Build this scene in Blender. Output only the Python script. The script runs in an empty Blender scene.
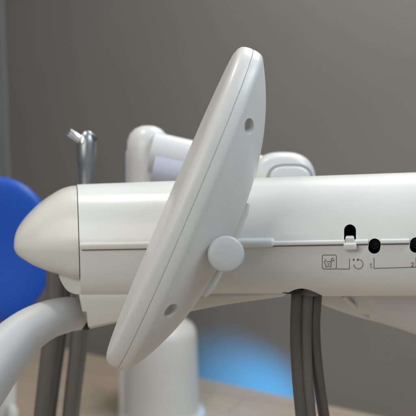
import bpy, bmesh, math, random
from mathutils import Vector, Matrix
random.seed(4)
S = bpy.context.scene
COL = S.collection
V = Vector
PI = math.pi

# ------------------------------------------------------------------ camera
F_PX = 750.0                      # focal length in pixels of a 416 px wide frame
CAM = V((0, 0, 1.14))
PITCH = math.radians(8)
FW = V((0, math.cos(PITCH), -math.sin(PITCH)))
RT = V((1, 0, 0))
UP = V((0, math.sin(PITCH), math.cos(PITCH)))
def P(px, py, d):
    """the world point seen at pixel (px, py), d metres ahead of the camera"""
    return CAM + d * (FW + (px - 208) / F_PX * RT - (py - 208) / F_PX * UP)
def ground(px, py):
    r = P(px, py, 1) - CAM
    return CAM + r * (-CAM.z / r.z)

cd = bpy.data.cameras.new("camera"); cam = bpy.data.objects.new("camera", cd); COL.objects.link(cam)
cam.matrix_world = Matrix.Translation(CAM) @ Matrix(((RT.x, UP.x, -FW.x), (RT.y, UP.y, -FW.y), (RT.z, UP.z, -FW.z))).to_4x4()
cd.sensor_width = 36; cd.lens = 36 * F_PX / 416
cd.clip_start = 0.02; cd.clip_end = 60
cd.dof.use_dof = True; cd.dof.focus_distance = 0.675; cd.dof.aperture_fstop = 9.0; cd.dof.aperture_blades = 0
S.camera = cam

# ------------------------------------------------------------------ materials
def mat(name, col, rough=0.5, metal=0.0, spec=0.5, noise=0.0, nscale=30.0, bump=0.0, bscale=400.0, rvar=0.0, sss=0.0):
    m = bpy.data.materials.new(name); m.use_nodes = True
    N = m.node_tree.nodes; L = m.node_tree.links
    b = N['Principled BSDF']
    b.inputs['Base Color'].default_value = (*col, 1); b.inputs['Roughness'].default_value = rough
    b.inputs['Metallic'].default_value = metal; b.inputs['Specular IOR Level'].default_value = spec
    tc = N.new('ShaderNodeTexCoord')
    if noise:
        t = N.new('ShaderNodeTexNoise'); t.inputs['Scale'].default_value = nscale; t.inputs['Detail'].default_value = 6
        L.new(tc.outputs['Object'], t.inputs['Vector'])
        r = N.new('ShaderNodeMapRange'); r.inputs['From Min'].default_value = .3; r.inputs['From Max'].default_value = .7
        r.inputs['To Min'].default_value = 1 - noise; r.inputs['To Max'].default_value = 1 + noise
        L.new(t.outputs['Fac'], r.inputs['Value'])
        mx = N.new('ShaderNodeVectorMath'); mx.operation = 'SCALE'; mx.inputs[0].default_value = col
        L.new(r.outputs['Result'], mx.inputs['Scale']); L.new(mx.outputs['Vector'], b.inputs['Base Color'])
    if rvar:
        t = N.new('ShaderNodeTexNoise'); t.inputs['Scale'].default_value = 22; t.inputs['Detail'].default_value = 8
        L.new(tc.outputs['Object'], t.inputs['Vector'])
        r = N.new('ShaderNodeMapRange'); r.inputs['From Min'].default_value = .3; r.inputs['From Max'].default_value = .7
        r.inputs['To Min'].default_value = rough - rvar; r.inputs['To Max'].default_value = rough + rvar
        L.new(t.outputs['Fac'], r.inputs['Value']); L.new(r.outputs['Result'], b.inputs['Roughness'])
    if bump:
        t = N.new('ShaderNodeTexNoise'); t.inputs['Scale'].default_value = bscale; t.inputs['Detail'].default_value = 3
        L.new(tc.outputs['Object'], t.inputs['Vector'])
        bp = N.new('ShaderNodeBump'); bp.inputs['Strength'].default_value = bump; bp.inputs['Distance'].default_value = .001
        L.new(t.outputs['Fac'], bp.inputs['Height']); L.new(bp.outputs['Normal'], b.inputs['Normal'])
    return m

M_BODY  = mat('enamel_body', (.67, .675, .655), .31, spec=.5, noise=.03, nscale=9, bump=.06, bscale=900, rvar=.05)
M_CAP   = mat('aged_cap_plastic', (.64, .63, .575), .27, spec=.5, noise=.035, nscale=14, bump=.03, bscale=900, rvar=.06)
M_COVER = mat('under_cover_plastic', (.63, .62, .565), .4, noise=.03, nscale=12, bump=.03, bscale=900)
M_TUBE  = mat('handle_plastic', (.55, .555, .57), .52, noise=.03, nscale=14, bump=.04, bscale=900, rvar=.05)
M_KNOB  = mat('knob_plastic', (.46, .46, .455), .42, noise=.02, bump=.08, bscale=1500)
M_BLACK = mat('rubber_and_dark_gaps', (.004, .004, .004), .6)  # rubber plugs, and the painted dark of gap and outlet
M_GAP   = mat('seam_dark', (.05, .05, .04), .7)  # dark olive core of the cap seam
M_JOINT = mat('joint_and_rail_shade', (.19, .18, .15), .6)  # panel seam, and the painted shadow line under the rail
M_PRINT = mat('grey_print', (.09, .09, .09), .6)
M_STEEL = mat('brushed_steel', (.29, .30, .315), .36, metal=1, noise=.05, nscale=60, rvar=.06)
M_STEELD= mat('dark_steel', (.16, .16, .17), .35, metal=1)
M_CHROME= mat('pale_chrome', (.75, .76, .78), .2, metal=1)
M_HOSE  = mat('hose_rubber', (.105, .094, .081), .38, noise=.1, nscale=40, bump=.1, bscale=500)
M_HOSE2 = mat('hose_rubber_grey', (.135, .122, .106), .38, noise=.1, nscale=40, bump=.1, bscale=500)
M_BLUE  = mat('blue_upholstery', (.002, .068, .42), .38, noise=.05, nscale=6, bump=.25, bscale=300)
M_BLUED = mat('blue_shell', (.010, .04, .27), .4)
M_WHITE = mat('white_paint', (.62, .62, .60), .42, noise=.02, nscale=8, bump=.04)
M_ARM   = mat('white_arm_paint', (.60, .60, .60), .36, noise=.02, nscale=8)
M_ARMB  = mat('arm_shade_and_flange', (.43, .445, .53), .4, noise=.03, nscale=8)  # bluish shade tone of the tube, shared by the side flange
M_GREYT = mat('grey_seal', (.30, .33, .32), .5)
M_UNDER = mat('tray_under_plastic', (.60, .615, .62), .45, noise=.03, nscale=8)
M_UNDRD = mat('tray_recess', (.48, .475, .46), .5)

# moulded panel: same plastic with faint pale scuffs
def panel_mat(name):
    m = mat(name, (.60, .595, .57), .36, spec=.45, noise=.03, nscale=14, bump=.11, bscale=1100, rvar=.05)
    N = m.node_tree.nodes; L = m.node_tree.links; b = N['Principled BSDF']
    src = b.inputs['Base Color'].links[0].from_socket
    tc = N.new('ShaderNodeTexCoord'); mp = N.new('ShaderNodeMapping'); mp.inputs['Scale'].default_value = (1, 1, .45)
    L.new(tc.outputs['Object'], mp.inputs['Vector'])
    t = N.new('ShaderNodeTexNoise'); t.inputs['Scale'].default_value = 700; t.inputs['Detail'].default_value = 4
    L.new(mp.outputs['Vector'], t.inputs['Vector'])
    t2 = N.new('ShaderNodeTexNoise'); t2.inputs['Scale'].default_value = 26; L.new(tc.outputs['Object'], t2.inputs['Vector'])
    a = N.new('ShaderNodeMath'); a.operation = 'MULTIPLY'; L.new(t.outputs['Fac'], a.inputs[0]); L.new(t2.outputs['Fac'], a.inputs[1])
    r = N.new('ShaderNodeMapRange'); r.inputs['From Min'].default_value = .39; r.inputs['From Max'].default_value = .43
    r.inputs['To Max'].default_value = .32
    L.new(a.outputs[0], r.inputs['Value'])
    mx = N.new('ShaderNodeMix'); mx.data_type = 'RGBA'; L.new(r.outputs['Result'], mx.inputs['Factor'])
    L.new(src, mx.inputs['A']); mx.inputs['B'].default_value = (.82, .81, .77, 1)
    L.new(mx.outputs['Result'], b.inputs['Base Color'])
    return m
M_PANEL = panel_mat('panel_plastic')

def wall_mat():
    return mat('painted_wall', (.220, .206, .190), .75, noise=.05, nscale=1.6, bump=.05, bscale=120)
M_WALL = wall_mat()
M_WALL2 = mat('side_wall_paint', (.17, .175, .18), .75, noise=.02, nscale=3)

def floor_mat():
    m = bpy.data.materials.new('vinyl_plank_floor'); m.use_nodes = True
    N = m.node_tree.nodes; L = m.node_tree.links; b = N['Principled BSDF']
    tc = N.new('ShaderNodeTexCoord'); mp = N.new('ShaderNodeMapping'); mp.inputs['Rotation'].default_value = (0, 0, .45)
    L.new(tc.outputs['Object'], mp.inputs['Vector'])
    br = N.new('ShaderNodeTexBrick'); br.inputs['Scale'].default_value = 1.0
    br.inputs['Color1'].default_value = (.50, .40, .30, 1); br.inputs['Color2'].default_value = (.47, .375, .28, 1)
    br.inputs['Mortar'].default_value = (.42, .335, .25, 1); br.inputs['Mortar Size'].default_value = .006
    br.inputs['Brick Width'].default_value = 1.1; br.inputs['Row Height'].default_value = .16
    L.new(mp.outputs['Vector'], br.inputs['Vector'])
    st = N.new('ShaderNodeMapping'); st.inputs['Scale'].default_value = (1.5, 22, 1); L.new(mp.outputs['Vector'], st.inputs['Vector'])
    t = N.new('ShaderNodeTexNoise'); t.inputs['Scale'].default_value = 2; t.inputs['Detail'].default_value = 8
    L.new(st.outputs['Vector'], t.inputs['Vector'])
    mx = N.new('ShaderNodeMix'); mx.data_type = 'RGBA'; mx.blend_type = 'MULTIPLY'; mx.inputs['Factor'].default_value = .4
    L.new(br.outputs['Color'], mx.inputs['A']); L.new(t.outputs['Color'], mx.inputs['B'])
    hs = N.new('ShaderNodeHueSaturation'); hs.inputs['Saturation'].default_value = .9; hs.inputs['Value'].default_value = 1.2
    L.new(mx.outputs['Result'], hs.inputs['Color']); L.new(hs.outputs['Color'], b.inputs['Base Color'])
    b.inputs['Roughness'].default_value = .8; b.inputs['Specular IOR Level'].default_value = .2
    return m
M_FLOOR = floor_mat()

# ------------------------------------------------------------------ mesh helpers
def smooth01(t): t = max(0, min(1, t)); return t * t * (3 - 2 * t)
def lerp(a, b, t): return a + (b - a) * t

def loft(bm, secs, caps=True, closed=True):
    """skin a list of equally long loops (lists of points)"""
    rows = [[bm.verts.new(p) for p in s] for s in secs]
    n = len(rows[0])
    for a, b in zip(rows, rows[1:]):
        for i in range(n if closed else n - 1):
            j = (i + 1) % n
            bm.faces.new((a[i], a[j], b[j], b[i]))
    if caps:
        bm.faces.new(list(reversed(rows[0]))); bm.faces.new(rows[-1])
    return rows

def catmull(pts, k=10):
    out = []
    for i in range(len(pts) - 1):
        p0 = pts[max(i - 1, 0)]; p1 = pts[i]; p2 = pts[i + 1]; p3 = pts[min(i + 2, len(pts) - 1)]
        for j in range(k):
            t = j / k
            out.append(tuple(.5 * ((2 * b) + (c - a) * t + (2 * a - 5 * b + 4 * c - d) * t * t + (3 * b - a - 3 * c + d) * t ** 3)
                             for a, b, c, d in zip(p0, p1, p2, p3)))
    out.append(tuple(pts[-1]))
    return out

def tube(bm, pts, radii, n=24, k=10, caps=True, round_ends=False):
    q = catmull([(*p, r) for p, r in zip(pts, radii)], k) if k > 1 else [(*p, r) for p, r in zip(pts, radii)]
    C = [V(p[:3]) for p in q]; R = [p[3] for p in q]
    T = [(C[min(i + 1, len(C) - 1)] - C[max(i - 1, 0)]).normalized() for i in range(len(C))]
    ref = V((0, 0, 1)) if abs(T[0].z) < .9 else V((0, 1, 0))
    u = (ref - T[0] * ref.dot(T[0])).normalized()
    secs = []
    def ring(c, r, u, w): return [c + r * (math.cos(2 * PI * i / n) * u + math.sin(2 * PI * i / n) * w) for i in range(n)]
    for i, (c, r, t) in enumerate(zip(C, R, T)):
        u = (u - t * u.dot(t)).normalized(); w = t.cross(u)
        if i == 0 and round_ends:
            for a in (1.0, .8, .6, .4, .2): secs.append(ring(c - t * r * math.sin(a * PI / 2) * .95, max(r * math.cos(a * PI / 2), r * .02), u, w))
        secs.append(ring(c, r, u, w))
        if i == len(C) - 1 and round_ends:
            for a in (.2, .4, .6, .8, 1.0): secs.append(ring(c + t * r * math.sin(a * PI / 2) * .95, max(r * math.cos(a * PI / 2), r * .02), u, w))
    return loft(bm, secs, caps)

def lathe(bm, base, axis, prof, n=48):
    """revolve (distance along axis, radius) pairs"""
    a = V(axis).normalized(); ref = V((0, 0, 1)) if abs(a.z) < .9 else V((1, 0, 0))
    u = (ref - a * ref.dot(a)).normalized(); w = a.cross(u)
    secs = [[base + a * h + max(r, 1e-5) * (math.cos(2 * PI * i / n) * u + math.sin(2 * PI * i / n) * w) for i in range(n)] for h, r in prof]
    loft(bm, secs, True)

def rbox(bm, fr, lo, hi, r, seg=4):
    """a box with rounded edges in frame fr (a function from local to world)"""
    b2 = bmesh.new()
    bmesh.ops.create_cube(b2, size=1)
    for v in b2.verts:
        v.co = V([lo[i] + (v.co[i] + .5) * (hi[i] - lo[i]) for i in range(3)])
    bmesh.ops.bevel(b2, geom=list(b2.edges), offset=r, segments=seg, profile=.5, affect='EDGES', clamp_overlap=True)
    mp = {v: bm.verts.new(fr(*v.co)) for v in b2.verts}
    for f in b2.faces: bm.faces.new([mp[v] for v in f.verts])
    b2.free()

def thing(name, label, cat, loc, group=None):
    o = bpy.data.objects.new(name, None); COL.objects.link(o); o.location = loc
    o.empty_display_size = .05
    o['label'] = label; o['category'] = cat
    if group: o['group'] = group
    return o
ORG = {}
def obj(name, bm, m, parent=None, sharp=35, label=None, origin=None):
    """one mesh object; the mesh is given in world coordinates"""
    bmesh.ops.recalc_face_normals(bm, faces=list(bm.faces))
    base = V((0, 0, 0))
    p = parent
    while p is not None: base += p.location; p = p.parent
    me = bpy.data.meshes.new(name)
    if origin is None and parent is None:
        bb = [v.co for v in bm.verts]; origin = V([(min(c[i] for c in bb) + max(c[i] for c in bb)) / 2 for i in range(2)] + [min(c.z for c in bb)])
    o = bpy.data.objects.new(name, me)
    o.location = (origin - base) if origin is not None else (0, 0, 0)
    bmesh.ops.translate(bm, verts=list(bm.verts), vec=-(base + V(o.location)))
    bm.to_mesh(me); bm.free()
    for mm in (m if isinstance(m, (list, tuple)) else [m]): me.materials.append(mm)
    for f in me.polygons: f.use_smooth = True
    me.set_sharp_from_angle(angle=math.radians(sharp))
    COL.objects.link(o)
    if parent: o.parent = parent
    if label: o['label'] = label
    return o

def cut(o, cutters):
    """subtract meshes (world coordinates bmeshes) from o, keep the result as plain mesh; cut faces get the cutter's material"""
    base = V((0, 0, 0)); p = o
    while p is not None: base += p.location; p = p.parent
    for bm, m in cutters:
        bmesh.ops.recalc_face_normals(bm, faces=list(bm.faces))
        bmesh.ops.translate(bm, verts=list(bm.verts), vec=-base)
        me = bpy.data.meshes.new('cut'); bm.to_mesh(me); bm.free(); me.materials.append(m)
        c = bpy.data.objects.new('cut', me); COL.objects.link(c)
        mo = bpy.data.objects.new('work', o.data.copy()); COL.objects.link(mo)
        md = mo.modifiers.new('b', 'BOOLEAN'); md.operation = 'DIFFERENCE'; md.object = c; md.solver = 'EXACT'; md.material_mode = 'TRANSFER'
        dg = bpy.context.evaluated_depsgraph_get(); dg.update()
        new = bpy.data.meshes.new_from_object(mo.evaluated_get(dg))
        bpy.data.objects.remove(mo); bpy.data.objects.remove(c)
        old = o.data; o.data = new; new.name = o.name
        for f in new.polygons: f.use_smooth = True
        new.set_sharp_from_angle(angle=math.radians(35))

BLUE = 42
# ================================================================== SETTING
g1 = ground(95, 355); g2 = ground(340, 408)
wd = (g2 - g1).normalized()                                    # along the wall, to the right
wn = V((wd.y, -wd.x, 0)).normalized()                           # out of the wall, towards the camera
if wn.y > 0: wn = -wn
# wall corner at pixel x = 8
ray = P(6.5, 100, 1) - CAM; ray.z = 0
A = g1; c0 = V((CAM.x, CAM.y, 0))
den = ray.x * wd.y - ray.y * wd.x
tt = ((A.x - c0.x) * wd.y - (A.y - c0.y) * wd.x) / den
corner = c0 + ray * tt
def slab(name, a, b, z0, z1, th, nrm, m):
    bm = bmesh.new()
    lo = [a, b, b - nrm * th, a - nrm * th]
    loft(bm, [[V((p.x, p.y, z0)) for p in lo], [V((p.x, p.y, z1)) for p in lo]])
    o = obj(name, bm, m); o['kind'] = 'structure'; return o
slab('back_wall', corner, corner + wd * 6.0, 0, 2.8, .1, wn, M_WALL)
slab('side_wall', corner - wd * .003 + wn * .0, corner - wd * .003 + wn * 2.2, 0, 2.8, .1, wd, M_WALL2)
bm = bmesh.new()
bm.faces.new([bm.verts.new(p) for p in ((-4.5, -1.5, 0), (4.5, -1.5, 0), (4.5, 6.5, 0), (-4.5, 6.5, 0))])
o = obj('floor', bm, M_FLOOR); o['kind'] = 'structure'

# ================================================================== DELIVERY ARM
O = P(80, 246, .768); XE = P(416, 240, .700)
AX = (XE - O).normalized()
AY = V((0, 1, 0)); AY = (AY - AX * AX.dot(AY)); AY.z = 0; AY = (AY - AX * AX.dot(AY)).normalized()
AZ = AX.cross(AY).normalized()
def A3(x, y, z): return O + AX * x + AY * y + AZ * z             # arm frame: along, away, up
LEN = (XE - O).length
def arm_at(px, py, off=0.0):
    """arm coordinates (x, z) of the point of the arm's front face seen at pixel (px, py)"""
    r = (P(px, py, 1) - CAM).normalized(); y = 0
    for _ in range(12):
        p0 = A3(0, y, 0); t = (p0 - CAM).dot(AY) / r.dot(AY)
        q = CAM + r * t - O
        x, z = q.dot(AX), q.dot(AZ)
        y = front(z) + off
    return x, z, y
ZT, ZB, DEP = .0665, -.0545, .046
LEAN = .30
def front(z):
    """depth of the front skin at height z (0 = nearest)"""
    if z >= 0:
        u = min(z / ZT, 1); return LEAN * z + DEP * (1 - max(0, 1 - u ** 3.0) ** (1 / 2.7))
    u = min(-z / -ZB, 1); return DEP * (1 - max(0, 1 - u ** 2.7) ** (1 / 2.3))
_v = P(79, 246, 1) - CAM
SHEAR = _v.dot(AX) / _v.dot(AY)                                  # the left joint is cut slightly askew
def skew(x, y, z): return (SHEAR * y + .052 * z) * max(0.0, 1 - max(x, 0) / .09)
def section(x, n=30, sc=1.0, zt=None, zb=None, dep=None, yc=None, e1=3.0, e2=2.7, e3=2.7, e4=2.3):
    zt = ZT if zt is None else zt; zb = ZB if zb is None else zb; dep = DEP if dep is None else dep; yc = DEP if yc is None else yc
    pts = []
    # front, from top to bottom, using an angle so that the points crowd at the bends
    for i in range(n + 1):
        a = PI / 2 * (1 - i / n)
        pts.append((yc - dep * math.cos(a) ** (2 / e2), zt * math.sin(a) ** (2 / e1)))
    for i in range(1, n + 1):
        a = PI / 2 * i / n
        pts.append((yc - dep * math.cos(a) ** (2 / e4), zb * math.sin(a) ** (2 / e3)))
    # back, mirrored and a little flatter
    for i in range(n - 1, 0, -1):
        a = PI / 2 * i / n
        pts.append((yc + dep * math.cos(a) ** (2 / e4), zb * math.sin(a) ** (2 / e3)))
    for i in range(n - 1, -1, -1):
        a = PI / 2 * (1 - i / n)
        if i == 0: continue
        pts.append((yc + dep * math.cos(a) ** (2 / e2), zt * math.sin(a) ** (2 / e1)))
    pts = [(y + LEAN * max(z, 0), z) for y, z in pts]
    return [A3(x + skew(x, y, z), y, z) for y, z in pts]

def at_y(px, py, y):
    r = (P(px, py, 1) - CAM).normalized(); t = (A3(0, y, 0) - CAM).dot(AY) / r.dot(AY); q = CAM + r * t - O
    return q.dot(AX), q.dot(AZ)
def proj(p):
    q = p - CAM; d = q.dot(FW); return 208 + F_PX * q.dot(RT) / d, 208 - F_PX * q.dot(UP) / d, d
def fit(x, pt, pb, zt, zb, **kw):
    """heights of a section at x whose outline reaches rows pt and pb of the photograph"""
    mid = kw.pop('mid', 0)
    for _ in range(25):
        q = [proj(p + AZ * mid) for p in section(x, zt=zt, zb=zb, **kw)]
        a = min(q, key=lambda t: t[1]); b = max(q, key=lambda t: t[1])
        zt = max(.0006, zt + (a[1] - pt) * a[2] / F_PX * .8); zb = min(-.0006, zb - (pb - b[1]) * b[2] / F_PX * .8)
    return zt, zb
f0 = fit(.001, 183.5, 295, ZT, ZB); f1 = fit(LEN, 173.5, 298, ZT, ZB)
ZT, ZB = (f0[0] + f1[0]) / 2, (f0[1] + f1[1]) / 2
arm = thing('dental_delivery_arm', 'off-white dental instrument arm with rounded end cap, hinged oval panel and grey bent handle', 'dental arm', A3(.2, DEP, ZB))
# --- main body
bm = bmesh.new()
xr = LEN + .16
loft(bm, [section(x) for x in [-.0005, .001] + [i * xr / 40 for i in range(1, 41)]])
body = obj('arm_body', bm, M_BODY, arm)

def pill(px0, py0, px1, py1, r_px, depth, m, off=0):
    """cutter: a pill-shaped prism through the front face between two pixels"""
    x0, z0, _ = arm_at(px0, py0); x1, z1, _ = arm_at(px1, py1)
    r = r_px * .735 / F_PX
    d = V((x1 - x0, 0, z1 - z0)); L_ = d.length; d = d / L_ if L_ > 1e-6 else V((0, 0, 1)); e = V((-d.z, 0, d.x))
    loop = []
    for i in range(17):
        a = -PI / 2 + PI * i / 16; loop.append(V((x1, 0, z1)) + r * (math.cos(a) * d + math.sin(a) * e))
    for i in range(17):
        a = PI / 2 + PI * i / 16; loop.append(V((x0, 0, z0)) + r * (math.cos(a) * d + math.sin(a) * e))
    b = bmesh.new()
    loft(b, [[A3(p.x, -.02, p.z) for p in loop], [A3(p.x, depth, p.z) for p in loop]])
    return b
hole_specs = [((350, 230.5), (350, 239), 5.7), ((374.7, 244.3), (374.2, 248), 5.6), ((416.2, 243.2), (415.8, 247), 5.6)]
outlet_x, _, _ = arm_at(302, 292)
za = arm_at(302, 288.5)[1]; ya = front(za)
oc2 = bmesh.new()
loft(oc2, [[A3(outlet_x + .0212 * math.cos(2 * PI * i / 48), ya + .024 + .024 * math.sin(2 * PI * i / 48), z) for i in range(48)] for z in (ZB - .03, za + .012)])
cutters = [(pill(*a, *b, r, .034, M_BLACK), M_BLACK) for a, b, r in hole_specs] + [(oc2, M_BLACK)]  # outlet walls coloured black so the hollow reads dark
cut(body, cutters)

# rubber plug with a small pale lip at the foot of each round socket
for k, (a, b, r) in enumerate(hole_specs[1:]):
    x, z, y = arm_at((a[0] + b[0]) / 2, (a[1] + b[1]) / 2)
    bm = bmesh.new(); rr = r * .735 / F_PX
    lathe(bm, A3(x, .008, z), AY, [(.004, rr * .55), (.0, rr * .62), (.0, rr * .8), (.002, rr * .9), (.018, rr * .9)], 24)
    obj('socket_plug', bm, M_BLACK, body)

# --- guide rail: pale ridge with a dark strip below painting its shadow, interrupted by clip and sockets
def rail(x0, x1, z, h, out, taper=True):
    bm = bmesh.new(); secs = []
    n = 12
    for i in range(n + 1):
        t = i / n; x = lerp(x0, x1, t)
        k = 1.0
        prof = [(.004, h), (-out * .55, h), (-out * .9, h * .8), (-out, h * .3), (-out, -h * .45), (-out * .85, -h * .85), (-out * .5, -h), (.004, -h)]
        secs.append([A3(x, y, z + q) for y, q in prof])
    loft(bm, secs)
    return bm
def rail_shade_strip(x0, x1, z):  # dark strip that paints the shadow line under the rail
    b = bmesh.new(); rbox(b, lambda x, y, zz: A3(x, y, zz), (x0, -.0007, z), (x1, .004, z + .0013), .0003, 1); return b
x_a = arm_at(80.5, 246)[0]; z_rail = arm_at(120, 247)[1]
x_tab0 = arm_at(240, 241)[0]; x_tab1 = arm_at(277, 241)[0]
x_clip = arm_at(349.5, 243)[0]
x_s2, x_s3 = arm_at(374.5, 246)[0], arm_at(416, 245)[0]
obj('guide_rail', rail(.0015, x_tab0 + .004, 0, .0034, .0052), M_CAP, body)
obj('joint_and_rail_shade', rail_shade_strip(.0015, x_tab0 + .004, -.0048), M_JOINT, body)
zr = arm_at(310, 242.5)[1]
obj('guide_rail', rail(x_tab1 - .01, x_clip - .004, zr, .0020, .0042), M_BODY, body)
obj('guide_rail', rail(x_clip + .004, x_s2 - .0058, zr, .0020, .0042), M_BODY, body)
obj('guide_rail', rail(x_s2 + .0058, x_s3 - .0062, zr, .0020, .0042), M_BODY, body)
obj('guide_rail', rail(x_s3 + .0062, xr, zr, .0020, .0042), M_BODY, body)
for ga, gb_ in ((x_tab0 + .004, x_s2 - .0058), (x_s2 + .0058, x_s3 - .0060), (x_s3 + .0060, xr)):
    obj('joint_and_rail_shade', rail_shade_strip(ga, gb_, zr - .0035), M_JOINT, body)
# wider rounded tab by the pivot
bm = bmesh.new(); rbox(bm, lambda x, y, z: A3(x, y, z), (x_tab0 - .02, -.0080, zr - .0030), (x_tab1 - .002, .004, zr + .0054), .0036, 6)
obj('rail_tab', bm, M_BODY, arm)
# clip below the upper slot
x0, zc, _ = arm_at(343.5, 243); x1 = arm_at(356.5, 243)[0]
zt_ = arm_at(350, 236.5)[1]; zb_ = arm_at(350, 249)[1]
bm = bmesh.new()
rbox(bm, lambda x, y, z: A3(x, y, z), (x0, -.0075, zb_), (x1, .006, zb_ + .0068), .0018, 4)
rbox(bm, lambda x, y, z: A3(x, y, z), (x0 + .0020, -.0040, zb_ + .0055), (x1 - .0020, .006, zt_ + .0002), .0012, 4)
obj('slot_clip', bm, M_COVER, arm)

# --- printed marks, a fraction of a millimetre proud of the skin
def on_skin(px, py, lift=.00025):
    x, z, y = arm_at(px, py); return V((x, y - lift, z))
def stroke(bm, pts, w_px, closed=False):
    """a flat inked line along a pixel path"""
    pts = [V((p[0], p[1])) for p in pts]; n = len(pts); L_, R_ = [], []
    for i, p in enumerate(pts):
        a = pts[(i - 1) % n] if closed or i > 0 else p; b = pts[(i + 1) % n] if closed or i < n - 1 else p
        d1 = (p - a).normalized() if (p - a).length > 1e-6 else (b - p).normalized()
        d2 = (b - p).normalized() if (b - p).length > 1e-6 else d1
        t = (d1 + d2).normalized(); nn = V((-t.y, t.x)); kk = w_px / 2 / max(.5, abs(t.dot(d1)))
        L_.append(p + nn * kk); R_.append(p - nn * kk)
    LV = []
    RV = []
    for l, r in zip(L_, R_):
        q = on_skin(*l); LV.append(bm.verts.new(A3(*q))); q = on_skin(*r); RV.append(bm.verts.new(A3(*q)))
    for i in range(n if closed else n - 1):
        j = (i + 1) % n; bm.faces.new((LV[i], LV[j], RV[j], RV[i]))
def arc(cx, cy, r, a0, a1, n=24, ry=None):
    ry = ry or r
    return [(cx + r * math.cos(math.radians(lerp(a0, a1, i / n))), cy + ry * math.sin(math.radians(lerp(a0, a1, i / n)))) for i in range(n + 1)]
def disc_mark(bm, cx, cy, r, n=12):
    vs = [bm.verts.new(A3(*on_skin(*p))) for p in arc(cx, cy, r, 0, 360 - 360 / n, n - 1)]; bm.faces.new(vs)
def printed(name, fn):
    bm = bmesh.new(); fn(bm); obj(name, bm, M_PRINT, body)
def icon_box(bm):
    x0, y0, x1, y1, r = 322.3, 255.0, 336.4, 269.0, 1.6
    pts = arc(x0 + r, y0 + r, r, 180, 270, 5) + arc(x1 - r, y0 + r, r, 270, 360, 5) + arc(x1 - r, y1 - r, r, 0, 90, 5) + arc(x0 + r, y1 - r, r, 90, 180, 5)
    stroke(bm, pts, .62, True)
def icon_tooth(bm):
    pts = [(324.2, 261.6), (325.4, 260.6), (326.8, 261.6), (328.0, 262.0), (329.4, 261.2), (330.8, 261.8), (331.4, 263.4), (330.8, 265.0),
           (331.2, 266.6), (329.6, 267.0), (328.4, 265.6), (327.2, 266.8), (325.8, 267.0), (325.9, 265.2), (324.9, 263.6)]
    stroke(bm, pts, .55, True)
    stroke(bm, [(333.6, 258.6), (332.4, 258.2), (331.4, 259.2), (331.6, 260.4), (332.8, 261.0), (334.0, 260.4), (334.2, 259.4)], .65)
    stroke(bm, [(325.0, 258.9), (326.2, 260.0)], .5); stroke(bm, [(330.0, 262.4), (331.6, 260.9)], .5)
    stroke(bm, [(327.0, 263.6), (328.6, 264.2), (329.8, 263.4)], .5)
def lead_line(bm): stroke(bm, [(336.5, 269.0), (349.5, 269.0), (349.5, 258.6)], .62)
def turn_arrow(bm):
    stroke(bm, arc(358.4, 264.2, 4.6, -72, 178, 26, 4.7), .62)
    disc_mark(bm, 353.6, 259.8, .95); disc_mark(bm, 357.9, 259.7, 1.05)
    stroke(bm, [(358.2, 259.7), (359.6, 259.6)], .6)
def digit_one(bm): stroke(bm, [(370.0, 264.6), (371.1, 263.4), (371.1, 268.2)], .6)
def range_bracket(bm): stroke(bm, [(374.0, 257.8), (374.0, 268.4), (416.0, 267.2), (416.0, 257.2)], .62)
def digit_two(bm): stroke(bm, [(411.2, 263.7), (412.0, 262.7), (413.1, 262.8), (413.5, 263.8), (412.8, 265.0), (411.3, 266.5), (413.7, 266.4)], .6)
for nm, fn in (('printed_frame', icon_box), ('printed_icon', icon_tooth), ('printed_line', lead_line), ('printed_arrow', turn_arrow),
               ('printed_number', digit_one), ('printed_bracket', range_bracket), ('printed_number', digit_two)):
    printed(nm, fn)

# --- seam and end cap
bm = bmesh.new()
loft(bm, [section(x, zt=ZT - .003, zb=ZB * .66, dep=DEP - .0018) for x in (-.004, -.0005)])
obj('seam_gasket', bm, M_GAP, arm)
top_px = [(78, 185.5), (70, 186.6), (60, 190), (48, 196.6), (38, 203.4), (31, 209.4), (24, 216.4), (19, 222.6), (16, 227.6), (14.6, 232.6), (14.2, 237.2)]
bot_px = [(78, 279), (70, 278), (60, 275), (48, 271.5), (38, 267.8), (31, 264.5), (24, 260.2), (19, 256.8), (16, 253.6), (14.6, 250.2), (14.2, 246.8)]
secs = []
dep_s = [1, .99, .98, .96, .93, .89, .82, .73, .63, .52, .44]
fine = catmull([(t[0], t[1], b[1], d) for t, b, d in zip(top_px, bot_px, dep_s)], 5)
for (px, pt, pb, ds) in fine:
    dd = DEP * max(ds, .03); x, mid = at_y(px, 246, DEP - dd * .75); x -= SHEAR * (DEP - dd * .75)
    kw = dict(dep=dd, yc=DEP, e1=3.9, e2=3.1, e3=3.0, e4=3.0)
    zt, zb = fit(x, min(pt, 244.5), max(pb, 247.5), .03, -.03, mid=mid, **kw)
    if not secs: x_first = x
    secs.append([p + AZ * mid for p in section(x, zt=zt, zb=zb, **kw)])
bm = bmesh.new()
xs0 = secs[0]
secs.insert(0, [p + AX * (-.0016 - x_first) for p in xs0])
loft(bm, secs)
obj('end_cap', bm, M_CAP, arm)
# short rounded neck between cap and handle
bm = bmesh.new(); secs = []
nk = [(60, 270), (61.5, 275.5), (64, 281), (67.5, 286.5), (72, 290.8), (79, 293.5), (86, 294), (86, 270)]
nk = [(a, b) for a, b in catmull(nk[:6], 4)] + [nk[6], nk[7]]
cxn, cyn = 76, 280
for yy, k in ((.026, .86), (.027, .92), (.030, .97), (.036, 1), (.10, 1), (.106, .95)):
    secs.append([A3(*(lambda q: (q[0], yy, q[1]))(at_y(cxn + (a - cxn) * k, cyn + (b - cyn) * k, .036))) for a, b in nk])
loft(bm, secs)
obj('hinge_neck', bm, M_CAP, arm)

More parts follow.
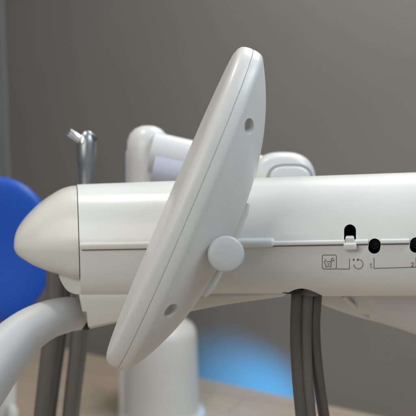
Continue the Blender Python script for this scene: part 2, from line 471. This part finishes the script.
# --- cover under the body (wedge), its stepped left end meets the handle
bm = bmesh.new(); secs = []
YF = .019
ZCOV = min((ZB * k / 400 for k in range(401)), key=lambda z: abs(front(z) - YF - .0002))
foot = [(91.2, 329.3), (123, 322), (165, 315), (187, 312.2), (215, 306.5), (250, 300.5), (283, 295.5)]
head_x = [78.8, 112, 158, 182, 212, 248, 284]
for (fx, fy), hx in zip(foot, head_x):
    xf, zf = at_y(fx, fy, .030); xh, _ = at_y(hx, 294.5, YF)
    zh = ZCOV
    h = zh - zf
    loop = []
    for (yy, q) in ((YF + .001, 0), (YF + .0002, .08), (YF, .2), (YF + .0014, .45), (YF + .0015, .465), (YF + .002, .68), (YF + .004, .88), (YF + .009, .97), (YF + .020, 1.0), (.085, 1.0), (.09, .9), (.092, 0)):
        xx = lerp(xh, xf, q)
        if hx == 78.8:
            xx = lerp(xh, at_y(82.2, 309, yy)[0], q / .45) if q < .46 else lerp(at_y(86.6, 310, yy)[0], xf, (q - .46) / .54)
        loop.append(A3(xx, yy, zh - h * q))
    secs.append(loop)
loft(bm, secs)
obj('bottom_cover', bm, M_COVER, arm)
# black core painting the dark gap between cover and handle
bm = bmesh.new()
tube(bm, [P(78, 314.2, .846), P(91, 316.4, .846)], [.0162, .0158], n=40, k=1)
obj('joint_gap_dark', bm, M_BLACK, arm)

# --- bent handle
hp = [0, (80.6, 314.6, .848, .0172), (75.5, 314.5, .842, .0180), (66, 314.8, .822, .0194), (46, 320.5, .797, .0206), (25, 333, .785, .0232), (4, 354, .768, .0262), (-18, 383, .745, .0280), (-44, 422, .72, .0285)]
bm = bmesh.new()
tube(bm, [P(a, b, d) for a, b, d, r in hp[1:]], [r for *_, r in hp[1:]], n=64, k=10)
obj('grab_handle', bm, M_TUBE, arm)

# --- tray housing behind, right of the hoses, with trim strip
bm = bmesh.new(); secs = []
edge = [(318, 298, 0), (330, 304, 0), (345, 310, 0), (360, 315.5, 0), (378, 320.5, 0), (400, 327.5, 0), (425, 336, 0), (470, 349, 0)]
for (px, py, _) in edge:
    x, z = at_y(px, py, .14)
    secs.append([A3(x, .060, ZB + .006), A3(x, .085, lerp(ZB, z, .55)), A3(x, .11, lerp(ZB, z, .88)), A3(x, .14, z), A3(x, .20, z + .003), A3(x, .25, ZB + .012), A3(x, .25, ZB + .03), A3(x, .15, ZB + .03), A3(x, .06, ZB + .022)])
loft(bm, secs)
tray = obj('tray_housing', bm, M_UNDER, arm)
bm = bmesh.new()
tube(bm, [A3(*((lambda q: (q[0], .128, q[1]))(at_y(px, py - 1.0, .128)))) for px, py, _ in edge], [.0030] * len(edge), n=12, k=4)
obj('trim_strip', bm, M_COVER, tray)
bm = bmesh.new()
tube(bm, [A3(*((lambda q: (q[0], yy, q[1]))(at_y(px, py, yy)))) for px, py, yy in ((343, 296, .056), (352, 304, .075), (362, 311, .096), (374, 319, .124))], [.0024] * 4, n=12, k=5)
obj('trim_strip', bm, M_COVER, tray)
bm = bmesh.new()
tube(bm, [A3(*((lambda q: (q[0], .098, q[1]))(at_y(px, py, .098)))) for px, py in ((361.5, 311.5), (367.5, 316))], [.0022, .0022], n=12, k=1, round_ends=True)
obj('latch_slot', bm, M_UNDRD, tray)

# connector collar in the cut-out, round the right-hand hoses
bm = bmesh.new()
tube(bm, [A3(outlet_x + .0085, ya + .026, ZB + .003), A3(outlet_x + .0085, ya + .026, za + .010)], [.0125, .0118], n=36, k=1)
obj('outlet_collar', bm, M_HOSE2, arm)
bm = bmesh.new()
gl = catmull([(282, 292.6), (285, 290.9), (290, 289.6), (300, 288.9), (302.5, 291), (301, 293.2), (291, 293.6), (283, 293.2)], 3)[:-1]
loft(bm, [[A3(*(lambda q: (q[0], yy, q[1]))(at_y(a, b, ya + .006))) for a, b in gl] for yy in (ya + .005, ya + .016)])
obj('outlet_dark_fill', bm, M_BLACK, arm)  # black piece painting the dark hollow above the hoses

# ------------------------------------------------------------------ hinged panel
dc = .672
PC = P(184.3, 208.5, dc)
mm = dc / F_PX
pa = (-.392 * RT - .920 * UP).normalized()                       # long axis, towards the lower end
pn = (.920 * RT - .392 * UP).normalized()                        # out of the domed back, to the right
pd = FW.copy()
YAWP = -6.5
yaw = Matrix.Rotation(math.radians(YAWP), 3, pa)
pn = yaw @ pn; pd = yaw @ pd
def N3(s, d, h): return PC + pa * (s * mm) + pd * (d * mm) + pn * (h * mm)   # in pixel-sized units of that distance
HA, HB, EXP = 172.0, 74.0, 2.25
def plan(th, dl):
    c, s = math.cos(th), math.sin(th)
    a, b = HA - dl, HB - dl
    return a * math.copysign(abs(c) ** (2 / EXP), c), b * math.copysign(abs(s) ** (2 / EXP), s)
NT = 160
def prings(spec):
    out = []
    for dl, h in spec: out.append([N3(*plan(2 * PI * i / NT, dl), h) for i in range(NT)])
    return out
def dome(rho): return 9 + 42 * (1 - rho ** 2.0)
# back shell: rim, soft bend, dome
bm = bmesh.new()
spec = [(0.5, 0.12), (0.1, .5), (0, 1.2), (0.2, 4.5), (.6, 7.0), (1.3, 9.2), (2.4, 10.9), (4.0, 12.2)]
rings = prings(spec)
for k in range(1, 22):
    rho = 1 - k / 22 * .985
    dl3 = 4.0
    ring = []
    for i in range(NT):
        s, d = plan(2 * PI * i / NT, dl3); ring.append(N3(s * rho, d * rho, 12.2 + 42.5 * (1 - rho ** 2.5)))
    rings.append(ring)
loft(bm, rings)
panel = obj('hinged_panel', bm, M_PANEL, arm, sharp=50)
# front shell: flat-ish front with rounded edge
bm = bmesh.new()
spec = [(0.5, -.12), (0.1, -.5), (0, -1.2), (.3, -5.6), (1.1, -8.8), (2.6, -11.6), (5.2, -13.6), (9.5, -15), (22, -15.8), (45, -16), (70, -16)]
loft(bm, prings(spec))
obj('front_shell', bm, M_PANEL, panel, sharp=50)
# seam core, hidden just inside the split
bm = bmesh.new(); loft(bm, prings([(.7, -1.0), (.7, 1.0)])); obj('seam_gasket', bm, M_JOINT, panel)
# screw recesses
HH = 21.5
def panel_hole(sx):
    # surface point at local s, on the near side
    rho2 = (1 - (HH - 12.2) / 42.5) ** .8
    s = sx; a = HA - 4; b = HB - 4
    rho = math.sqrt(rho2); q = abs(s / rho / a) ** EXP
    d = -b * rho * (1 - q) ** (1 / EXP)
    return s, d, HH
cuts = []; screws = []
for sx in (-95, 92):
    s, d, h = panel_hole(sx)
    base = N3(s, d + 5.0, h - 6); ax = (pn * .80 - pd * .60).normalized()
    c = bmesh.new(); lathe(c, N3(s, d, h) - ax * 6.5 * mm, ax, [(0, 7.4 * mm), (24 * mm, 7.8 * mm)], 32)
    cuts.append((c, M_PANEL)); screws.append((N3(s, d, h) - ax * 6.5 * mm, ax))
cut(panel, cuts)
# mounting flange behind the dome
bm = bmesh.new()
fl = [(247.5, 203), (244, 211), (236, 230), (225, 256), (215.5, 276), (209.5, 287), (205, 295)]
secs = []
for k, (px, py) in enumerate(fl):
    w = .0062 * (1 if 0 < k < len(fl) - 1 else .55); c = P(px - 1.5, py, .712)
    t = (P(*fl[min(k + 1, len(fl) - 1)], .712) - P(*fl[max(k - 1, 0)], .712)).normalized(); n_ = FW.cross(t).normalized()
    loop = []
    for i in range(20):
        a = 2 * PI * i / 20; cx = math.copysign(abs(math.cos(a)) ** .6, math.cos(a)); sy = math.copysign(abs(math.sin(a)) ** .6, math.sin(a))
        loop.append(c + n_ * w * cx + FW * (.012 * sy))
    secs.append(loop)
loft(bm, secs)
obj('mounting_flange', bm, M_PANEL, panel)
# pivot knob
kc = P(226.3, 254.2, .617); kr = 18.6 * .617 / F_PX
bm = bmesh.new()
kax = (V((0, 0, 0)) - FW + RT * .06 + UP * .05).normalized()
lathe(bm, kc - kax * .030, kax, [(0, kr * .55), (.016, kr * .55), (.018, kr * .9), (.0205, kr * .97), (.027, kr), (.0285, kr * .985), (.0297, kr * .94), (.0303, kr * .86), (.0309, kr * .5), (.0311, kr * .1)], 64)
obj('pivot_knob', bm, M_KNOB, panel)
bm = bmesh.new()
tube(bm, [kc - kax * .028, P(226, 254, .735)], [kr * .52] * 2, n=32, k=1)
obj('pivot_pin', bm, M_KNOB, panel)

# ================================================================== SUPPORT ARM behind
ds = 1.06; ms = ds / F_PX
sup = thing('support_arm', 'white swivel support arm with bulbous end behind the long instrument arm', 'support arm', P(210, 215, ds))
bm = bmesh.new()
lathe(bm, P(148, 235, ds), UP, [(0, 20 * ms), (70 * ms, 20.5 * ms), (85 * ms, 21 * ms), (94 * ms, 20.5 * ms), (101 * ms, 18 * ms), (106 * ms, 13 * ms), (108.6 * ms, 7 * ms), (109.3 * ms, 1 * ms)], 48)
obj('swivel_knuckle', bm, M_ARM, sup)
bm = bmesh.new()
tube(bm, [P(152, 152.5, ds - .02), P(205, 164, ds - .02), P(275, 178, ds - .02)], [20.5 * ms, 20 * ms, 19 * ms], n=48, k=4)
obj('arm_tube', bm, M_ARM, sup)
bm = bmesh.new()
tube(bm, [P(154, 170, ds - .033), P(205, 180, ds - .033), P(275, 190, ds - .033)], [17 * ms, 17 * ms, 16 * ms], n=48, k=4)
obj('underside_shade', bm, M_ARMB, sup)  # bluish tube painting the shading on the arm's lower half
bm = bmesh.new()
fb = lambda x, y, z: P(x, z, ds + .01 + y * ms)
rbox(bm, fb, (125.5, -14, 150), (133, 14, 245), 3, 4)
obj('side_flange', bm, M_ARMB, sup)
# joint box at the right end
bm = bmesh.new()
secs = []
dj = 1.0; mj = dj / F_PX
for yy, k in ((-30, .80), (-28.5, .87), (-25, .94), (-18, .985), (-8, 1), (20, 1), (30, .96), (35, .86)):
    loop = []
    for i in range(48):
        a = 2 * PI * i / 48; c, s_ = math.cos(a), math.sin(a)
        ex = 2.6
        loop.append(P(283 + 33 * k * math.copysign(abs(c) ** (2 / ex), c), 186 - 34 * k * math.copysign(abs(s_) ** (2 / ex), s_), dj + yy * mj))
    secs.append(loop)
loft(bm, secs)
joint = obj('joint_housing', bm, M_ARM, sup, sharp=60)
bm = bmesh.new()
secs = []
for yy, k in ((-34, .80), (-33.4, .88), (-31, .92), (-20, .94)):
    loop = []
    for i in range(48):
        a = 2 * PI * i / 48; c, s_ = math.cos(a), math.sin(a)
        loop.append(P(290 + 23 * k * math.copysign(abs(c) ** (2 / 3), c), 184 - 19.5 * k * math.copysign(abs(s_) ** (2 / 3), s_), dj + yy * mj))
    secs.append(loop)
loft(bm, secs)
obj('cover_plate', bm, M_ARM, joint, sharp=60)
bm = bmesh.new()
secs = []
for yy, k in ((-30.8, 1.0), (-29, 1.0)):
    loop = []
    for i in range(48):
        a = 2 * PI * i / 48; c, s_ = math.cos(a), math.sin(a)
        loop.append(P(290 + 23.6 * k * math.copysign(abs(c) ** (2 / 3), c), 184 - 20.3 * k * math.copysign(abs(s_) ** (2 / 3), s_), dj + yy * mj))
    secs.append(loop)
loft(bm, secs)
obj('seal_ring', bm, M_GREYT, joint, sharp=60)

# ================================================================== SYRINGE standing in its holder
dy = .98; my = dy / F_PX
syr = thing('air_water_syringe', 'steel dental syringe with short angled nozzle standing behind the rounded end cap', 'dental syringe', P(86, 262, dy))
bm = bmesh.new()
lathe(bm, P(86, 262, dy), (P(87, 130, dy) - P(86, 262, dy)), [(0, 5 * my), (20 * my, 6.4 * my), (76 * my, 7.0 * my), (90 * my, 7.7 * my), (98 * my, 8.6 * my), (100 * my, 9.2 * my), (108 * my, 9.6 * my), (118 * my, 9.7 * my), (124 * my, 8.8 * my), (129 * my, 6.4 * my), (131.5 * my, 3 * my), (132 * my, .6 * my)], 40)
sb = obj('syringe_body', bm, M_STEEL, syr)
bm = bmesh.new()
tube(bm, [P(86, 145, dy), P(81, 140.5, dy - .004), P(74, 135.6, dy - .008), P(68.5, 132, dy - .012)], [4.6 * my, 4.3 * my, 4.2 * my, 4.4 * my], n=24, k=5)
obj('nozzle', bm, M_CHROME, syr)
bm = bmesh.new()
lathe(bm, P(90, 140, dy - .002), (P(97, 134, dy - .004) - P(90, 140, dy - .002)), [(0, 5 * my), (6.5 * my, 4.6 * my), (8.0 * my, 3.4 * my), (8.2 * my, .5 * my)], 24)
obj('trigger_button', bm, M_STEELD, syr)
bm = bmesh.new()
tube(bm, [P(82.5, 143, dy - 9 * my), P(82, 137, dy - 7 * my), P(82.5, 134.5, dy - 3 * my)], [1.6 * my, 2.0 * my, 1.6 * my], n=16, k=3, round_ends=True)
obj('release_catch', bm, M_CHROME, syr)
# holder: part of the big arm, a cup on a bracket behind it
bm = bmesh.new()
lathe(bm, P(86, 285, dy), (P(87, 130, dy) - P(86, 262, dy)), [(0, 7 * my), (2 * my, 9 * my), (30 * my, 9 * my), (30 * my, 7 * my), (24.5 * my, 6 * my)], 32)
tube(bm, [P(88, 272, dy), P(96, 270, .93), P(110, 268, .86)], [.007, .007, .007], n=16, k=4)
obj('instrument_holder', bm, M_COVER, arm)

# ================================================================== HOSES
def hose(label, pts, r, m, group):
    bm = bmesh.new(); tube(bm, [p if isinstance(p, V) else P(*p) for p in pts], [r] * len(pts), n=24, k=10, caps=True)
    o = obj('instrument_hose', bm, m); o['label'] = label; o['category'] = 'hose'; o['group'] = group
    return o
GR = 'dark hoses hanging under the delivery arm'
def down(px, py, d, px2, d2):
    g = P(px2, 416, d2); return V((g.x, g.y, .35)), V((g.x + .02, g.y + .05, .012))
d0 = (A3(outlet_x, ya + .032, ZB + .004) - CAM).dot(FW)
hose('dark grey hose leaving the arm outlet, left strand of the three', [(299, 288, d0), (297.5, 300, d0), (296.5, 340, d0 + .003), (299, 385, d0 + .006), (303, 430, d0 + .01), (312, 560, d0 + .02)], .0068, M_HOSE, GR)
hose('paler grey-brown hose leaving the arm outlet, middle strand beside the blue glow', [(309, 288, d0 - .004), (307.5, 300, d0 - .004), (306.5, 340, d0), (308, 385, d0 + .004), (312, 430, d0 + .01), (322, 560, d0 + .02)], .0056, M_HOSE2, GR)
hose('dark hose leaving the arm outlet, right strand bowing towards the tray', [(317, 288, d0 + .002), (316, 300, d0 + .002), (314.5, 330, d0 + .004), (317.5, 370, d0 + .012), (324, 416, d0 + .03), (330, 450, d0 + .05), (345, 560, d0 + .07)], .0060, M_HOSE, GR)
dh = 1.08
hose('dark brown hose behind the bent handle, nearest to the blue chair', [(54.5, 255, dh), (54, 300, dh), (50, 345, dh), (45, 390, dh), (40, 440, dh), (32, 560, dh)], .0122, M_HOSE, GR)
hose('dark grey hose directly right of the one nearest the blue chair', [(66, 255, dh + .02), (64, 300, dh + .02), (59.5, 345, dh + .02), (53.5, 390, dh + .02), (48, 440, dh + .02), (40, 560, dh + .02)], .0085, M_HOSE2, GR)
hose('dark hose under the cover joint, between the hose pair and the white column', [(80.5, 262, dh + .01), (80.5, 300, dh + .01), (77, 350, dh + .01), (72, 395, dh + .01), (68, 440, dh + .01), (60, 560, dh + .01)], .0112, M_HOSE, GR)
hose('narrow grey hose clinging to the right side of the hose under the cover joint', [(86, 262, dh + .03), (86.5, 300, dh + .03), (82.5, 350, dh + .03), (77, 395, dh + .03), (73, 440, dh + .03), (66, 560, dh + .03)], .0066, M_HOSE2, GR)

# ================================================================== WHITE PEDESTAL
gb = ground(161, 412); dp = (gb - CAM).dot(FW); mp_ = dp / F_PX
ped = thing('pedestal_column', 'white floor pedestal with rounded shoulder standing behind the oval panel', 'pedestal', gb)
bm = bmesh.new()
prof = [(0.012, 39), (.03, 38.2), (.10, 37.6), (.22, 36.6), (.30, 35.8), (.318, 34.8), (.332, 32.5), (.345, 28), (.358, 21), (.368, 17), (.40, 15.5), (.52, 15)]
lathe(bm, gb, (0, 0, 1), [(h * 1.0, r * mp_) for h, r in prof], 64)
obj('column_shell', bm, M_WHITE, ped)
bm = bmesh.new(); lathe(bm, gb, (0, 0, 1), [(.0, 43 * mp_), (.010, 43 * mp_), (.016, 41.5 * mp_), (.018, 38 * mp_)], 64)
obj('base_plate', bm, M_WHITE, ped)
bm = bmesh.new()
tube(bm, [V((gb.x - 36.5 * mp_, gb.y - .04, .012)), V((gb.x - 36.5 * mp_, gb.y - .04, .16)), V((gb.x - 36.5 * mp_, gb.y - .04, .36))], [4.2 * mp_] * 3, n=24, k=3)
obj('side_pipe', bm, M_WHITE, ped)

# ================================================================== BLUE CHAIR
dch = 1.55; mc = dch / F_PX
cc = P(-16, 247, dch)
gch = V((cc.x - .06, cc.y + .10, 0))
chair = thing('blue_chair', 'blue upholstered clinic chair with rounded backrest at the left edge', 'chair', gch)
def superpad(c, ex, ey, ez, rx, ry, rz, px=2.6, n=40, m=24, dish=0):
    bm = bmesh.new(); secs = []
    for j in range(1, m):
        b = -PI / 2 + PI * j / m; cb, sb_ = math.cos(b), math.sin(b)
        yy = ry * math.copysign(abs(sb_) ** (2 / 2.4), sb_); kk = abs(cb) ** (2 / 2.4)
        loop = []
        for i in range(n):
            a = 2 * PI * i / n; ca, sa = math.cos(a), math.sin(a)
            X = rx * kk * math.copysign(abs(ca) ** (2 / px), ca); Z = rz * kk * math.copysign(abs(sa) ** (2 / px), sa)
            d = dish * ((X / rx) ** 2 + (Z / rz) ** 2)
            loop.append(c + ex * X + ey * (yy - d) + ez * Z)
        secs.append(loop)
    loft(bm, secs); return bm
ang = math.radians(14)
ex = V((math.cos(ang), math.sin(ang), 0)); ey = V((-math.sin(ang), math.cos(ang), 0)); ez = V((0, .10, 1)).normalized()
obj('backrest', superpad(cc, ex, ey, ez, 67 * mc, .035, 73 * mc, 2.35, dish=.03), M_BLUE, chair, 60)
obj('back_shell', superpad(cc + ey * .035, ex, ey, ez, 63 * mc, .028, 69 * mc, 2.35, dish=.03), M_BLUED, chair, 60)
sc_ = V((cc.x - .34, cc.y + .02, .56))
obj('seat', superpad(sc_, V((1, 0, 0)), V((0, 0, 1)), V((0, 1, 0)), .20, .05, .22, 3.0), M_BLUE, chair, 60)
bm = bmesh.new(); tube(bm, [cc + V((-.02, .06, -.02)), V((cc.x - .04, cc.y + .07, .70)), V((cc.x - .07, cc.y - .02, .53)), V((sc_.x, sc_.y, .51))], [.022, .022, .022, .022], n=20, k=8)
obj('back_support', bm, M_WHITE, chair)
bm = bmesh.new(); lathe(bm, V((sc_.x, sc_.y, 0)), (0, 0, 1), [(.0, .21), (.02, .21), (.035, .19), (.05, .05), (.06, .035), (.51, .035)], 40)
obj('chair_base', bm, M_WHITE, chair)
# white post with a round knob, low at the left edge
gpo = ground(2, 520); dpo = (gpo - CAM).dot(FW)
post = thing('white_stand', 'white post with rounded knob below the bent handle', 'stand', gpo)
bm = bmesh.new()
mpo = dpo / F_PX
tube(bm, [V((gpo.x, gpo.y, .0)), P(3, 440, dpo), P(5, 372, dpo)], [15 * mpo, 12.5 * mpo, 11 * mpo], n=32, k=6)
obj('stand_post', bm, M_WHITE, post)
bm = bmesh.new(); lathe(bm, P(12, 424, dpo - .035), UP, [(0, 2 * mpo), (1 * mpo, 5 * mpo), (8 * mpo, 6.2 * mpo), (14 * mpo, 5.6 * mpo), (18 * mpo, 3.6 * mpo), (19.6 * mpo, .6 * mpo)], 32)
obj('round_knob', bm, M_WHITE, post)

# ================================================================== BLUE GLOW on the foot of the wall: a low spot lamp on the floor
def wall_pt(px, off, z):
    r = P(px, 300, 1) - CAM; r.z = 0
    B = A + wn * off; den = r.x * wd.y - r.y * wd.x
    t = ((B.x - c0.x) * wd.y - (B.y - c0.y) * wd.x) / den
    q = c0 + r * t; return V((q.x, q.y, z))
lt = wall_pt(250, 0, -.12); lp = ground(232, 449); lp.z = .005
la = (lt - lp).normalized()
sl = bpy.data.lights.new('blue_lamp', 'SPOT'); sl.energy = BLUE; sl.color = (.012, .42, 1); sl.spot_size = math.radians(78); sl.spot_blend = 1; sl.shadow_soft_size = .004
so = bpy.data.objects.new('blue_lamp', sl); COL.objects.link(so); so.location = lp; so.rotation_euler = la.to_track_quat('-Z', 'Y').to_euler()

# ================================================================== LIGHT
w = bpy.data.worlds.new('World'); S.world = w; w.use_nodes = True
w.node_tree.nodes['Background'].inputs[0].default_value = (.90, .95, 1.0, 1); w.node_tree.nodes['Background'].inputs[1].default_value = .30
def area(name, loc, target, sx, sy, power, col):
    l = bpy.data.lights.new(name, 'AREA'); l.shape = 'RECTANGLE'; l.size = sx; l.size_y = sy; l.energy = power; l.color = col
    o = bpy.data.objects.new(name, l); COL.objects.link(o); o.location = loc
    d = V(target) - V(loc); o.rotation_euler = d.to_track_quat('-Z', 'Y').to_euler()
    return o
area('ceiling_lamp_warm', (-.62, .93, 2.6), (-.1, .8, 1), .13, .13, 12, (1, .94, .82))
area('ceiling_lamp_cool', (1.2, .35, 2.5), (.2, .8, 1), 1.2, .6, 26, (.75, .885, 1))
area('front_fill', (-1.25, -.9, 2.0), (0, .85, .95), 1.4, .8, 19, (1, .98, .92))  # added fill light for the faces towards the camera
area('room_fill', (.9, 2.2, 2.75), (.9, 2.2, 0), 1.2, .6, 39, (1, .97, .93))  # added fill to brighten the floor and lower wall

S.view_settings.view_transform = 'Standard'; S.view_settings.look = 'None'; S.view_settings.gamma = 1; S.view_settings.exposure = 0
S.render.resolution_x = S.render.resolution_y = 1024
S.cycles.use_denoising = True
